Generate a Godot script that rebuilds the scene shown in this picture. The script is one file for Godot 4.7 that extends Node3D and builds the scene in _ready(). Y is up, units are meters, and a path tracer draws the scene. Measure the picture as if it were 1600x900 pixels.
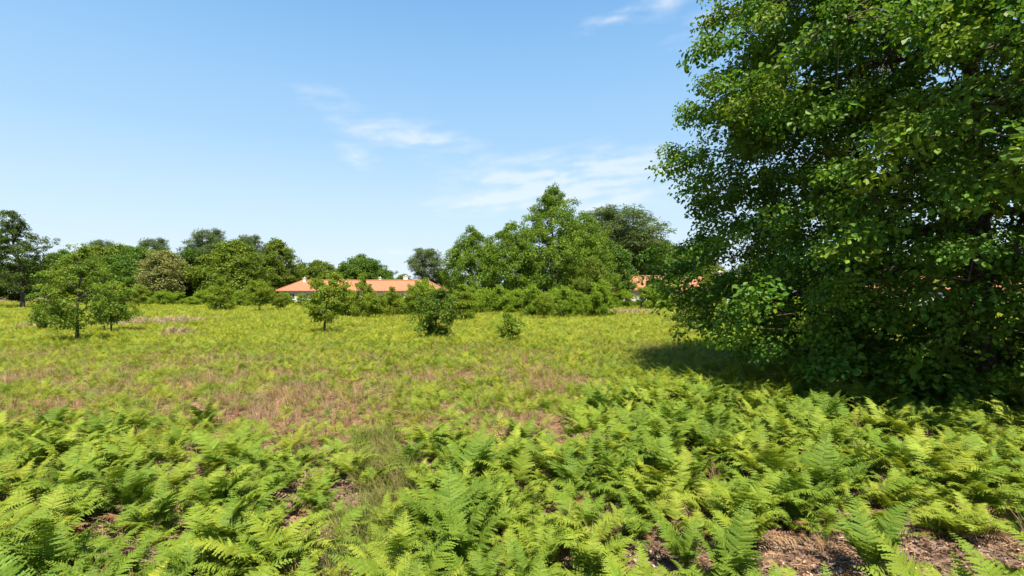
extends Node3D
# A bracken field with young oaks, a wood behind it, low tile-roofed houses and one large leafy tree.
# y up, metres; the camera stands at the origin of the field, 2.3 m above the ground, looking along -Z.

const EYE := 2.3
const FOCAL := 800.0      # the photograph's focal length in its own pixels (width 1600)
var rng := RandomNumberGenerator.new()
var lump := FastNoiseLite.new()
var fine := FastNoiseLite.new()
var patchy := FastNoiseLite.new()
var taken := {}
var leaf_mat: StandardMaterial3D
var fern_mat: StandardMaterial3D
var dry_mat: StandardMaterial3D
var bark_mat: StandardMaterial3D

# ------------------------------------------------------------------ small helpers

func numbered(called: String) -> String:
	var n: int = taken.get(called, 0)
	taken[called] = n + 1
	return called if n == 0 else "%s_%03d" % [called, n]

func tag(o: Node3D, label: String, category: String, group := "", kind := "") -> void:
	if label: o.set_meta("label", label)
	if category: o.set_meta("category", category)
	if group: o.set_meta("group", group)
	if kind: o.set_meta("kind", kind)

func base(called: String, at: Vector3, turn := 0.0) -> Node3D:
	var o := Node3D.new()
	o.name = numbered(called)
	add_child(o)
	o.position = at
	o.rotation.y = turn
	return o

func part(parent: Node3D, called: String, mesh: Mesh, m: Material) -> MeshInstance3D:
	var o := MeshInstance3D.new()
	o.name = called
	o.mesh = mesh
	o.material_override = m
	parent.add_child(o, true)
	return o

func ground_y(x: float, z: float) -> float:
	var d := sqrt(x * x + z * z)
	var y := lump.get_noise_2d(x * 0.6, z * 0.6) * 0.16
	if d < 30.0:
		y += fine.get_noise_2d(x, z) * 0.035
	return y

func spot(px: float, d: float) -> Vector3:   # a place on the ground, px = bearing as a column of the photograph, d = metres ahead
	var x := (px - 800.0) / FOCAL * d
	return Vector3(x, ground_y(x, -d), -d)

class Acc:
	var v := PackedVector3Array()
	var n := PackedVector3Array()
	var c := PackedColorArray()
	var i := PackedInt32Array()
	func tri(a: Vector3, b: Vector3, d: Vector3, col: Color) -> void:
		var k := v.size()
		var nn := (d - a).cross(b - a)
		nn = nn.normalized() if nn.length_squared() > 1e-14 else Vector3.UP
		v.append(a); v.append(b); v.append(d)
		n.append(nn); n.append(nn); n.append(nn)
		c.append(col); c.append(col); c.append(col)
		i.append(k); i.append(k + 1); i.append(k + 2)
	func quad(a: Vector3, b: Vector3, d: Vector3, e: Vector3, col: Color) -> void:
		tri(a, b, d, col)
		tri(a, d, e, col)
	func box(lo: Vector3, hi: Vector3, col := Color.WHITE) -> void:
		var p := []
		for k in 8:
			p.append(Vector3(hi.x if k & 1 else lo.x, hi.y if k & 2 else lo.y, hi.z if k & 4 else lo.z))
		quad(p[4], p[6], p[7], p[5], col)
		quad(p[1], p[3], p[2], p[0], col)
		quad(p[5], p[7], p[3], p[1], col)
		quad(p[0], p[2], p[6], p[4], col)
		quad(p[6], p[2], p[3], p[7], col)
		quad(p[0], p[4], p[5], p[1], col)
	func tube(pts: Array, radii: Array, sides: int, col: Color) -> void:
		var first := v.size()
		var side := Vector3.RIGHT
		for k in pts.size():
			var t: Vector3 = (pts[mini(k + 1, pts.size() - 1)] - pts[maxi(k - 1, 0)])
			t = t.normalized() if t.length_squared() > 1e-12 else Vector3.UP
			side = side - t * side.dot(t)
			if side.length_squared() < 1e-6:
				side = t.cross(Vector3.FORWARD)
			side = side.normalized()
			var up := t.cross(side)
			for s in sides:
				var a := TAU * s / sides
				var o := side * cos(a) + up * sin(a)
				v.append(pts[k] + o * radii[k])
				n.append(o)
				c.append(col)
		for k in pts.size() - 1:
			for s in sides:
				var a := first + k * sides + s
				var b := first + k * sides + (s + 1) % sides
				i.append(a); i.append(a + sides); i.append(b)
				i.append(b); i.append(a + sides); i.append(b + sides)
	func done() -> ArrayMesh:
		var arr := []
		arr.resize(Mesh.ARRAY_MAX)
		arr[Mesh.ARRAY_VERTEX] = v
		arr[Mesh.ARRAY_NORMAL] = n
		arr[Mesh.ARRAY_COLOR] = c
		arr[Mesh.ARRAY_INDEX] = i
		var m := ArrayMesh.new()
		m.add_surface_from_arrays(Mesh.PRIMITIVE_TRIANGLES, arr)
		return m

func vary(c: Color, amount: float, warm := 0.0) -> Color:
	var k := 1.0 + rng.randf_range(-amount, amount)
	var w := rng.randf_range(-warm, warm)
	return Color(c.r * k * (1.0 + w), c.g * k, c.b * k * (1.0 - w))

func rand_dir() -> Vector3:
	var y := rng.randf_range(-1, 1)
	var a := rng.randf() * TAU
	var r := sqrt(1 - y * y)
	return Vector3(cos(a) * r, y, sin(a) * r)

# ------------------------------------------------------------------ foliage

# one twig's worth of leaves; every leaf is a folded blade with its own tone
func leaf_clump(count: int, rad: float, flat: float, length: float, width: float, tone: Color, detail: int, upright := 0.75) -> ArrayMesh:
	var a := Acc.new()
	for k in count:
		var o := rand_dir() * pow(rng.randf(), 0.45)
		var p := Vector3(o.x * rad, o.y * rad * flat, o.z * rad)
		var nn := (Vector3.UP * upright + o * 0.5 + rand_dir() * 0.65).normalized()
		var along := (Vector3(o.x, -0.15, o.z) + rand_dir() * 0.7)
		along = (along - nn * along.dot(nn)).normalized()
		var side := along.cross(nn)
		var s := rng.randf_range(0.7, 1.25)
		var L := length * s
		var W := width * s * 0.5
		var col := vary(tone, 0.22, 0.12)
		var tip := p + along * L - nn * L * 0.12
		if detail == 0:
			var m := p + along * L * 0.5
			a.tri(p, m + side * W + nn * W * 0.3, tip, col)
			a.tri(p, tip, m - side * W + nn * W * 0.3, col)
		else:
			var q1 := p + along * L * 0.36 + nn * W * 0.3
			var q2 := p + along * L * 0.72 + nn * W * 0.22
			a.tri(p, q1 + side * W * 0.85, q2 + side * W, col)
			a.tri(p, q2 + side * W, tip, col)
			a.tri(p, q2 - side * W, q1 - side * W * 0.85, col)
			a.tri(p, tip, q2 - side * W, col)
	return a.done()

func clump_set(shapes: int, count: int, rad: float, flat: float, length: float, width: float, tones: Array, detail: int, upright := 0.75) -> Array:
	var out := []
	for t in tones:
		for k in shapes:
			out.append(leaf_clump(count, rad, flat, length, width, t, detail, upright))
	return out

func outline(t: float, az: float, R: float, a: float, b: float, n: FastNoiseLite, rough: float) -> float:
	var w := n.get_noise_3d(cos(az) * 1.3, t * 3.0, sin(az) * 1.3)
	w += 0.6 * n.get_noise_3d(cos(az) * 3.2 + 20.0, t * 8.0, sin(az) * 3.2)
	return R * pow(maxf(sin(PI * pow(clampf(t, 0.001, 0.999), a)), 0.0), b) * (1.0 + rough * w)

# returns {trunk, limbs, crown}; p: H, low, R, a, b (outline), limbs, clumps, size, trunk, gap, rough, lean, twigs
func grow(seed_: int, p: Dictionary, clumps: Array) -> Dictionary:
	rng.seed = seed_
	var n := FastNoiseLite.new()
	n.seed = seed_
	n.frequency = 0.9
	var H: float = p.H
	var low: float = p.low
	var lean: Vector3 = p.get("lean", Vector3.ZERO)
	var trunk := Acc.new()
	var tr: float = p.trunk
	var bark: Color = p.get("bark", Color(0.10, 0.08, 0.06))
	var pts := []
	var radii := []
	var steps := 9
	for k in steps:
		var t := float(k) / (steps - 1)
		pts.append(Vector3(n.get_noise_1d(t * 3.0 + 5.0) * H * 0.05 * t, H * 0.9 * t, n.get_noise_1d(t * 3.0 + 50.0) * H * 0.05 * t) + lean * t * t)
		radii.append(tr * (1.35 if k == 0 else 1.0) * (1.0 - 0.93 * t) + 0.008)
	var below: Vector3 = pts[0] - Vector3(0, 0.25, 0)
	trunk.tube([below] + pts, [tr * 1.5] + radii, p.get("sides", 7), bark)
	var limbs := []
	var tips := [pts[-1], pts[-1] + Vector3(0, H * 0.06, 0)]
	var at := []
	for k in range(3, steps):
		at.append(pts[k])
	var turn := rng.randf() * TAU
	for k in p.limbs:
		var t: float = (k + 0.5) / float(p.limbs)
		turn += 2.4 + rng.randf_range(-0.4, 0.4)
		var f := clampf(lerpf(maxf(low, H * 0.12) / H, 0.82, t), 0.05, 0.85) / 0.9 * (steps - 1)
		var s: Vector3 = pts[int(f)].lerp(pts[mini(int(f) + 1, steps - 1)], f - int(f))
		var te := clampf(t * 0.9 + p.get("droop", 0.1) + rng.randf_range(-0.06, 0.06), 0.02, 0.95)
		var re := outline(te, turn, p.R, p.a, p.b, n, p.rough) * rng.randf_range(0.62, 0.85)
		var e := Vector3(cos(turn) * re, low + (H - low) * te, sin(turn) * re) + lean * te * te
		var mid := s.lerp(e, 0.5) + Vector3(rng.randf_range(-0.1, 0.1) * re, re * rng.randf_range(0.02, 0.18), rng.randf_range(-0.1, 0.1) * re)
		var lp := []
		var lr := []
		var r0 := tr * lerpf(0.5, 0.2, t)
		for q in 7:
			var u := q / 6.0
			lp.append(s.lerp(mid, u).lerp(mid.lerp(e, u), u))
			lr.append(r0 * (1.0 - 0.85 * u) + 0.006)
			if q > 1:
				at.append(lp[-1])
		tips.append_array([e, lp[5]])
		var l: Acc = Acc.new() if p.get("split_limbs", false) else trunk
		l.tube(lp, lr, 6, bark)
		for q in range(1, 7):
			for w in p.get("forks", 1):
				var go: Vector3 = (lp[q] - lp[q - 1]).normalized() * 0.7 + rand_dir() * 0.85 + Vector3(0, 0.15, 0)
				var fl := re * rng.randf_range(0.22, 0.42)
				var f1: Vector3 = lp[q] + go * fl * 0.4
				var f2: Vector3 = f1 + (go + rand_dir() * 0.5) * fl * 0.35
				var f3: Vector3 = f2 + (go + rand_dir() * 0.7 + Vector3(0, 0.2, 0)) * fl * 0.3
				var fr: float = lr[q] * 0.6
				l.tube([lp[q], f1, f2, f3], [fr, fr * 0.7, fr * 0.45, 0.004], 5, bark)
				at.append_array([f1, f2, f3])
				tips.append_array([f2, f3])
		if p.get("split_limbs", false):
			limbs.append(l.done())
	var st := SurfaceTool.new()
	st.begin(Mesh.PRIMITIVE_TRIANGLES)
	var tw := Acc.new()
	var made := 0
	var tries := 0
	for q in tips:
		if q.y < low: continue
		var sc: float = p.size * rng.randf_range(0.5, 0.85)
		st.append_from(clumps[rng.randi() % clumps.size()], 0, Transform3D(Basis.from_euler(Vector3(rng.randf_range(-0.4, 0.4), rng.randf() * TAU, rng.randf_range(-0.4, 0.4))).scaled(Vector3(sc, sc * 1.2, sc)), q))
	while made < p.clumps and tries < p.clumps * 8:
		tries += 1
		var t := rng.randf_range(0.01, 0.995)
		var az := rng.randf() * TAU
		var full := outline(t, az, p.R, p.a, p.b, n, p.rough)
		if rng.randf() > full / (p.R * 1.05) + 0.06:
			continue
		var rr := full * sqrt(lerpf(p.get("hollow", 0.25), 1.0, rng.randf()))
		var c := Vector3(cos(az) * rr, low + (H - low) * t, sin(az) * rr) + lean * t * t
		if n.get_noise_3d(c.x * p.get("grain", 0.9), c.y * p.get("grain", 0.9) * 1.25, c.z * p.get("grain", 0.9)) < p.gap:
			continue
		var best := 1e9
		var near := c
		for q in at:
			var dd: float = c.distance_squared_to(q)
			if dd < best:
				best = dd
				near = q
		if best > pow(p.get("reach", 1e4), 2.0):
			continue
		if p.get("twigs", false):
			var m1 := near.lerp(c, 0.35) + rand_dir() * sqrt(best) * 0.13
			var m2 := near.lerp(c, 0.7) + rand_dir() * sqrt(best) * 0.1
			var k := clampf(sqrt(best) * 0.016, 0.004, 0.014)
			tw.tube([near, m1, m2, c], [k, k * 0.8, k * 0.55, 0.002], 3, bark)
		var out := (c - Vector3(lean.x * t * t, low + (H - low) * t * 0.7, lean.z * t * t)).normalized()
		var up := (Vector3.UP * 1.1 + out * 0.7 + rand_dir() * 0.3).normalized()
		var x := up.cross(Vector3(cos(az * 7.0), 0.1, sin(az * 7.0))).normalized()
		var sc: float = p.size * rng.randf_range(0.55, 1.3)
		st.append_from(clumps[rng.randi() % clumps.size()], 0, Transform3D(Basis(x, up, x.cross(up)).scaled(Vector3(sc, sc, sc)), c))
		for more in p.get("bunch", 0):
			var by := rand_dir() * sc * 0.42
			st.append_from(clumps[rng.randi() % clumps.size()], 0, Transform3D(Basis(up, rng.randf() * TAU) * Basis(x, up, x.cross(up)).scaled(Vector3(sc, sc, sc) * 0.85), c + Vector3(by.x, by.y * 0.5, by.z)))
		made += 1
	var d := {"trunk": trunk.done(), "limbs": limbs, "crown": st.commit()}
	if p.get("twigs", false):
		d.twigs = tw.done()
	return d

func plant_tree(called: String, made: Dictionary, at: Vector3, turn: float, size: Vector3, label: String, category: String, group := "") -> Node3D:
	var o := base(called, at, turn)
	tag(o, label, category, group)
	var parts := [part(o, "trunk" if category == "tree" else "stem", made.trunk, bark_mat), part(o, "crown" if category == "tree" else "foliage", made.crown, leaf_mat)]
	for l in made.limbs:
		parts.append(part(o, "limb", l, bark_mat))
	if made.has("twigs"):
		var t := part(o, "twigs", made.twigs, bark_mat)
		t.set_meta("kind", "stuff")
		parts.append(t)
	for q in parts:
		q.scale = size
	return o

# ------------------------------------------------------------------ bracken

# a frond that rises from the ground along +Z, arches over and tapers to its tip
func frond(a: Acc, length: float, half: float, rise: float, bend: float, twist: float, pairs: int, teeth: int, tone: Color, turn := 0.0, sides := 3, bare := 0.3, own: Acc = null, fill := 0.95) -> void:
	var pts := []
	var dirs := []
	var p := Vector3.ZERO
	var el := rise
	var steps := 14
	var yaw := turn
	for k in steps + 1:
		pts.append(p)
		var d := Vector3(cos(el) * sin(yaw), sin(el), cos(el) * cos(yaw))
		dirs.append(d)
		p += d * length / steps
		var u := float(k) / steps
		el -= bend * (0.3 + 1.4 * u) / steps
		yaw += twist / steps
	var stalk := Color(tone.r * 0.9, tone.g * 0.85, tone.b * 0.9)
	if sides > 0:
		var rp := []
		var rr := []
		for k in range(0, steps + 1, 2):
			rp.append(pts[k])
			rr.append(0.0045 * (1.0 - 0.8 * k / steps))
		(own if own else a).tube(rp, rr, sides, stalk)
	for k in pairs:
		var u := pow((k + 0.2) / pairs, 0.9)
		var f := (bare + (1.0 - bare) * u) * steps
		var i0 := mini(int(f), steps - 1)
		var o: Vector3 = pts[i0].lerp(pts[i0 + 1], f - i0)
		var d: Vector3 = dirs[i0]
		var flat := d.cross(Vector3.UP)
		flat = flat.normalized() if flat.length_squared() > 1e-5 else Vector3.RIGHT
		var up := flat.cross(d).normalized()
		var len_ := half * (1.0 - pow(u, 1.25)) * (0.72 + 0.28 * minf(u * 6.0, 1.0)) * rng.randf_range(0.85, 1.12) + 0.008
		for s in [-1.0, 1.0]:
			var ax: Vector3 = (flat * s + d * rng.randf_range(0.32, 0.55) + up * rng.randf_range(-0.05, 0.22)).normalized()
			var droop := rng.randf_range(0.1, 0.45)
			var fwd: Vector3 = (d - ax * d.dot(ax)).normalized()
			var col := vary(tone, 0.14, 0.08)
			var n := maxi(2, int(round(teeth * len_ / half)))
			var roll := rng.randf_range(-0.45, 0.45)
			fwd = (fwd * cos(roll) + ax.cross(fwd) * sin(roll)).normalized()
			var prev := o
			var pitch := length * (1.0 - bare) / pairs
			for q in n:
				var v1 := (q + 1.0) / n
				var nx: Vector3 = o + ax * (len_ * v1) - up * (droop * len_ * v1 * v1)
				var tooth := pitch * fill * (1.0 - 0.7 * v1 * v1) * rng.randf_range(0.8, 1.15) * minf(1.0, 0.35 + 0.65 * len_ / half)
				var lead: Vector3 = prev.lerp(nx, 0.95) + ax * tooth * 0.22 - up * tooth * 0.2
				for e in [1.0, -1.0]:
					var inner: Vector3 = prev + fwd * (tooth * (0.5 if fill > 0.8 else 0.22) * e)
					var tip: Vector3 = lead + fwd * (tooth * e)
					if s * e > 0:
						a.tri(prev, inner, tip, col); a.tri(prev, tip, nx, col)
					else:
						a.tri(prev, tip, inner, col); a.tri(prev, nx, tip, col)
				prev = nx

func fern_plant(fronds: int, pairs: int, teeth: int, tone: Color, sides: int, fill := 0.95) -> ArrayMesh:
	var a := Acc.new()
	var t := rng.randf() * TAU
	for k in fronds:
		t += TAU / fronds + rng.randf_range(-0.45, 0.45)
		frond(a, rng.randf_range(0.42, 0.8), rng.randf_range(0.11, 0.18), rng.randf_range(0.9, 1.45), rng.randf_range(0.9, 2.0), rng.randf_range(-0.6, 0.6), pairs, teeth, vary(tone, 0.15, 0.08), t, sides, 0.3, null, fill)
	return a.done()

func grass_tuft(blades: int, h: float, spread: float, tone: Color, w := 0.006) -> ArrayMesh:
	var a := Acc.new()
	for k in blades:
		var az := rng.randf() * TAU
		var o := Vector3(cos(az), 0, sin(az))
		var p := o * spread * 0.25 * rng.randf()
		var L := h * rng.randf_range(0.55, 1.15)
		var s := Vector3(-sin(az + 0.6), 0, cos(az + 0.6)) * w * 0.5
		var m := p + Vector3.UP * L * 0.55 + o * spread * rng.randf_range(0.05, 0.25)
		var e := m + Vector3.UP * L * rng.randf_range(0.1, 0.42) + o * spread * rng.randf_range(0.2, 0.8)
		var col := vary(tone, 0.25, 0.12)
		a.quad(p - s, m - s * 0.8, m + s * 0.8, p + s, col)
		a.tri(m - s * 0.8, e, m + s * 0.8, col)
	return a.done()

func scatter(owner_: Node3D, called: String, meshes: Array, places: Array, m: Material) -> void:
	# places: [Transform3D, Color]; shared out over the meshes by turns
	for k in meshes.size():
		var mine := []
		for q in range(k, places.size(), meshes.size()):
			mine.append(places[q])
		if mine.is_empty(): continue
		var mm := MultiMesh.new()
		mm.transform_format = MultiMesh.TRANSFORM_3D
		mm.use_colors = true
		mm.mesh = meshes[k]
		mm.instance_count = mine.size()
		for q in mine.size():
			mm.set_instance_transform(q, mine[q][0])
			mm.set_instance_color(q, mine[q][1])
		var o := MultiMeshInstance3D.new()
		o.name = called
		o.multimesh = mm
		o.material_override = m
		o.set_meta("kind", "stuff")
		owner_.add_child(o, true)

func stood(x: float, z: float, s: float, tilt := 0.12) -> Transform3D:
	var b := Basis.from_euler(Vector3(rng.randf_range(-tilt, tilt), rng.randf() * TAU, rng.randf_range(-tilt, tilt)))
	return Transform3D(b.scaled(Vector3(s, s * rng.randf_range(0.85, 1.15), s)), Vector3(x, ground_y(x, z) - 0.015, z))

# bare earth near the track: x, z, radius across, radius deep
const BARE := [[2.1, -4.3, 0.66, 0.38], [1.0, -4.1, 0.28, 0.24], [3.4, -4.45, 0.6, 0.34], [4.4, -4.3, 0.6, 0.34], [-1.62, -5.6, 0.25, 0.35], [-2.9, -4.3, 0.2, 0.2]]

func bare(x: float, z: float, grow_ := 0.0) -> bool:
	for b in BARE:
		var u: float = (x - b[0]) / (b[2] + grow_)
		var v: float = (z - b[1]) / (b[3] + grow_)
		if u * u + v * v < 1.0 + 0.5 * fine.get_noise_2d(x * 2.0, z * 2.0):
			return true
	return false

func grassy(x: float, z: float) -> bool:   # the strip of long grass that runs through the near ferns
	var d := -z
	return d < 8.0 and absf(x + 0.26 * d + 0.12 * sin(d * 2.0)) < 0.1 + 0.02 * d + 0.25 * patchy.get_noise_2d(x * 4.0, d * 4.0) and d > 3.2

func litter(x: float, z: float) -> float:   # 0 green to 1 dry pinkish litter
	var d := -z
	var near := smoothstep(5.8, 7.6, d) * (1.0 - smoothstep(13.0, 21.0, d))
	var west := 1.0 - smoothstep(0.05, 0.3, x / maxf(d, 1.0))
	var w := patchy.get_noise_2d(x, z) * 1.4
	return clampf(near * west * (0.46 + w) + (1.0 - near) * smoothstep(9.0, 14.0, d) * maxf(0.0, w - 0.25) * 1.0, 0.0, 1.0)

# ------------------------------------------------------------------ houses

func house(label: String, at: Vector3, turn: float, long_: float, deep: float, eave: float, ridge: float, hip: float, chimneys: Array, windows: Array, doors: Array, mats: Dictionary, vents := []) -> Node3D:
	var o := base("house", at, turn)
	tag(o, label, "house")
	var w := Acc.new()
	w.box(Vector3(-long_ / 2, -0.4, -deep / 2), Vector3(long_ / 2, eave - 0.06, deep / 2))
	part(o, "wall", w.done(), mats.wall)
	var r := Acc.new()
	var ov := 0.45
	var x0 := -long_ / 2 - ov
	var x1 := long_ / 2 + ov
	var z := deep / 2 + ov
	var e := eave - 0.1
	var T := [Vector3(x0 + hip, ridge, 0), Vector3(x1 - hip, ridge, 0)]
	var E := [Vector3(x0, e, z), Vector3(x1, e, z), Vector3(x1, e, -z), Vector3(x0, e, -z)]
	var th := Vector3(0, -0.16, 0)
	r.quad(E[0], T[0], T[1], E[1], Color.WHITE)
	r.quad(E[2], T[1], T[0], E[3], Color.WHITE)
	r.tri(E[3], T[0], E[0], Color.WHITE)
	r.tri(E[1], T[1], E[2], Color.WHITE)
	for k in 4:
		var q: Vector3 = E[k]
		var s: Vector3 = E[(k + 1) % 4]
		r.quad(q, s, s + th, q + th, Color.WHITE)
	r.quad(E[0] + th, E[1] + th, E[2] + th, E[3] + th, Color.WHITE)
	var roof := part(o, "roof", r.done(), mats.roof)
	var rt := Acc.new()
	rt.tube([T[0] + Vector3(0, 0.02, 0), T[1] + Vector3(0, 0.02, 0)], [0.13, 0.13], 8, Color.WHITE)
	part(roof, "ridge_tiles", rt.done(), mats.roof)
	for k in 4:
		if hip < 0.5: break
		var h := Acc.new()
		h.tube([E[k] + Vector3(0, 0.03, 0), T[0 if k in [0, 3] else 1]], [0.1, 0.1], 6, Color.WHITE)
		part(roof, "hip_tiles", h.done(), mats.roof)
	for c in chimneys:       # x, z, half width, top
		var ch := Acc.new()
		ch.box(Vector3(c[0] - c[2], eave, c[1] - c[2] * 0.7), Vector3(c[0] + c[2], c[3], c[1] + c[2] * 0.7))
		var q := part(roof, "chimney", ch.done(), mats.white)
		var cap := Acc.new()
		cap.box(Vector3(c[0] - c[2] - 0.08, c[3] + 0.004, c[1] - c[2] * 0.7 - 0.08), Vector3(c[0] + c[2] + 0.08, c[3] + 0.12, c[1] + c[2] * 0.7 + 0.08))
		cap.tube([Vector3(c[0], c[3] + 0.1, c[1]), Vector3(c[0], c[3] + 0.34, c[1])], [0.12, 0.1], 8, Color.WHITE)
		part(roof, "chimney_cap", cap.done(), mats.white)
	for vt in vents:         # x, share of the way up the front slope
		var p: Vector3 = Vector3(vt[0], e, z).lerp(Vector3(vt[0], ridge, 0), vt[1])
		var va := Acc.new()
		va.box(p + Vector3(-0.3, -0.12, -0.3), p + Vector3(0.3, 0.28, 0.22))
		part(roof, "roof_vent", va.done(), mats.dark)
	for x in windows:
		var f := Acc.new()
		for s in [-1, 1]:
			f.box(Vector3(x + s * 0.6 - 0.05, 0.95, deep / 2 - 0.02), Vector3(x + s * 0.6 + 0.05, 2.15, deep / 2 + 0.06))
			f.box(Vector3(x - 0.55, 1.55 + s * 0.56 - 0.045, deep / 2 - 0.02), Vector3(x + 0.55, 1.55 + s * 0.56 + 0.045, deep / 2 + 0.055))
		f.box(Vector3(x - 0.03, 1.035, deep / 2 - 0.02), Vector3(x + 0.03, 2.065, deep / 2 + 0.05))
		var win := part(o, "window", f.done(), mats.white)
		var g := Acc.new()
		g.box(Vector3(x - 0.55, 1.035, deep / 2 - 0.03), Vector3(x + 0.55, 2.065, deep / 2 + 0.012))
		part(win, "pane", g.done(), mats.pane)
		var si := Acc.new()
		si.box(Vector3(x - 0.75, 0.86, deep / 2 - 0.02), Vector3(x + 0.75, 0.94, deep / 2 + 0.14))
		part(win, "sill", si.done(), mats.white)
	for x in doors:
		var da := Acc.new()
		da.box(Vector3(x - 0.45, 0.0, deep / 2 - 0.02), Vector3(x + 0.45, 2.1, deep / 2 + 0.03))
		part(o, "door", da.done(), mats.door)
	return o

# ------------------------------------------------------------------ materials

func noise_tex(freq: float, seed_: int, ramp: Array, size := 512, normal := false) -> NoiseTexture2D:
	var n := FastNoiseLite.new()
	n.seed = seed_
	n.frequency = freq
	n.fractal_octaves = 5
	var t := NoiseTexture2D.new()
	t.width = size
	t.height = size
	t.seamless = true
	t.noise = n
	if normal:
		t.as_normal_map = true
		t.bump_strength = 6.0
	else:
		var g := Gradient.new()
		g.offsets = PackedFloat32Array(ramp.map(func(q): return q[0]))
		g.colors = PackedColorArray(ramp.map(func(q): return q[1]))
		t.color_ramp = g
	return t

func solid(c: Color, rough := 0.9) -> StandardMaterial3D:
	var m := StandardMaterial3D.new()
	m.albedo_color = c.linear_to_srgb()
	m.roughness = rough
	return m

func foliage_mat(called: String, back: float, tint: Color, rough: float) -> StandardMaterial3D:
	var m := StandardMaterial3D.new()
	m.resource_name = called
	m.vertex_color_use_as_albedo = true
	m.roughness = rough
	m.metallic_specular = 0.32
	m.cull_mode = BaseMaterial3D.CULL_DISABLED
	m.backlight_enabled = true
	m.backlight = Color(tint.r * back, tint.g * back, tint.b * back).linear_to_srgb()
	return m

func make_sky() -> Sky:
	var W := 2048
	var Hh := 1024
	var data := PackedFloat32Array()
	data.resize(W * Hh * 3)
	var n := FastNoiseLite.new()
	n.seed = 11
	n.frequency = 1.0
	n.fractal_octaves = 7
	n.fractal_gain = 0.58
	var shape := FastNoiseLite.new()
	shape.seed = 5
	shape.frequency = 1.0
	shape.fractal_octaves = 2
	# thin cirrus: azimuth, elevation, half width, half height (degrees), strength, slope
	var wisps := [[-11.0, 16.6, 6.0, 1.5, 0.75, -0.12], [-16.6, 14.2, 2.0, 0.9, 0.95, -0.25], [-18.0, 18.6, 3.0, 1.6, 0.4, -0.5], [3.0, 12.6, 8.5, 2.2, 0.9, 0.06], [10.5, 11.5, 8.0, 3.6, 0.6, 0.15], [-1.0, 10.0, 7.0, 1.0, 0.7, 0.05],
		[11.0, 28.0, 3.0, 0.8, 0.9, 0.2], [16.5, 28.6, 2.6, 1.0, 0.6, 0.1], [-22.0, 19.6, 2.4, 1.0, 0.3, -0.5], [-12.6, 4.4, 2.0, 0.4, 0.5, 0.0], [22.0, 26.0, 4.0, 1.4, 0.5, 0.1]]
	# colour of the clear air by elevation in degrees
	var air := Gradient.new()
	air.interpolation_mode = Gradient.GRADIENT_INTERPOLATE_CUBIC
	air.offsets = PackedFloat32Array([0.0, 8.0 / 90.0, 16.0 / 90.0, 30.0 / 90.0, 1.0])
	air.colors = PackedColorArray([Color(0.31, 0.352, 0.388), Color(0.238, 0.315, 0.385), Color(0.157, 0.255, 0.365), Color(0.083, 0.178, 0.315), Color(0.035, 0.09, 0.205)])
	var white := Color(0.36, 0.375, 0.395)
	for r in Hh:
		var el := (0.5 - (r + 0.5) / Hh) * PI
		var s := sin(el)
		var c: Color
		if el < 0.0:
			c = Color(0.10, 0.11, 0.06)
		else:
			c = air.sample(el / (PI * 0.5))
		for q in W:
			var col := c
			if el > 0.0:
				var az := TAU * q / W
				if az > PI: az -= TAU
				var ad := rad_to_deg(az)
				var ed := rad_to_deg(el)
				var dir := Vector3(sin(az) * cos(el), s, -cos(az) * cos(el))
				var k := 0.0
				for w in wisps:
					var du: float = (ad - w[0]) / w[2]
					if absf(du) > 2.2: continue
					var dv: float = (ed - w[1] - (ad - w[0]) * w[5]) / w[3]
					if absf(dv) > 2.2: continue
					k += w[4] * exp(-(du * du + dv * dv) * 1.1)
				# the same thin cloud drifts over the rest of the sky
				var away := absf(ad) > 50.0 or ed > 34.0
				if away:
					k += clampf(shape.get_noise_3d(dir.x * 2.2, dir.y * 6.0, dir.z * 2.2) * 1.6 - 0.15, 0.0, 0.7)
				if k > 0.02:
					var f := n.get_noise_3d(dir.x * 8.0 + dir.y * 9.0, dir.y * 46.0 - dir.x * 6.0, dir.z * 8.0) * 0.5 + 0.5
					var g := clampf(k * 2.6 * pow(clampf((f - 0.18) * 1.25, 0.0, 1.0), 1.8) - 0.03, 0.0, 0.5)
					col = c.lerp(white, g)
			var at := (r * W + q) * 3
			data[at] = col.r
			data[at + 1] = col.g
			data[at + 2] = col.b
	var im := Image.create_from_data(W, Hh, false, Image.FORMAT_RGBF, data.to_byte_array())
	var pm := PanoramaSkyMaterial.new()
	pm.panorama = ImageTexture.create_from_image(im)
	var sky := Sky.new()
	sky.sky_material = pm
	return sky

# ------------------------------------------------------------------ the scene

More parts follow.
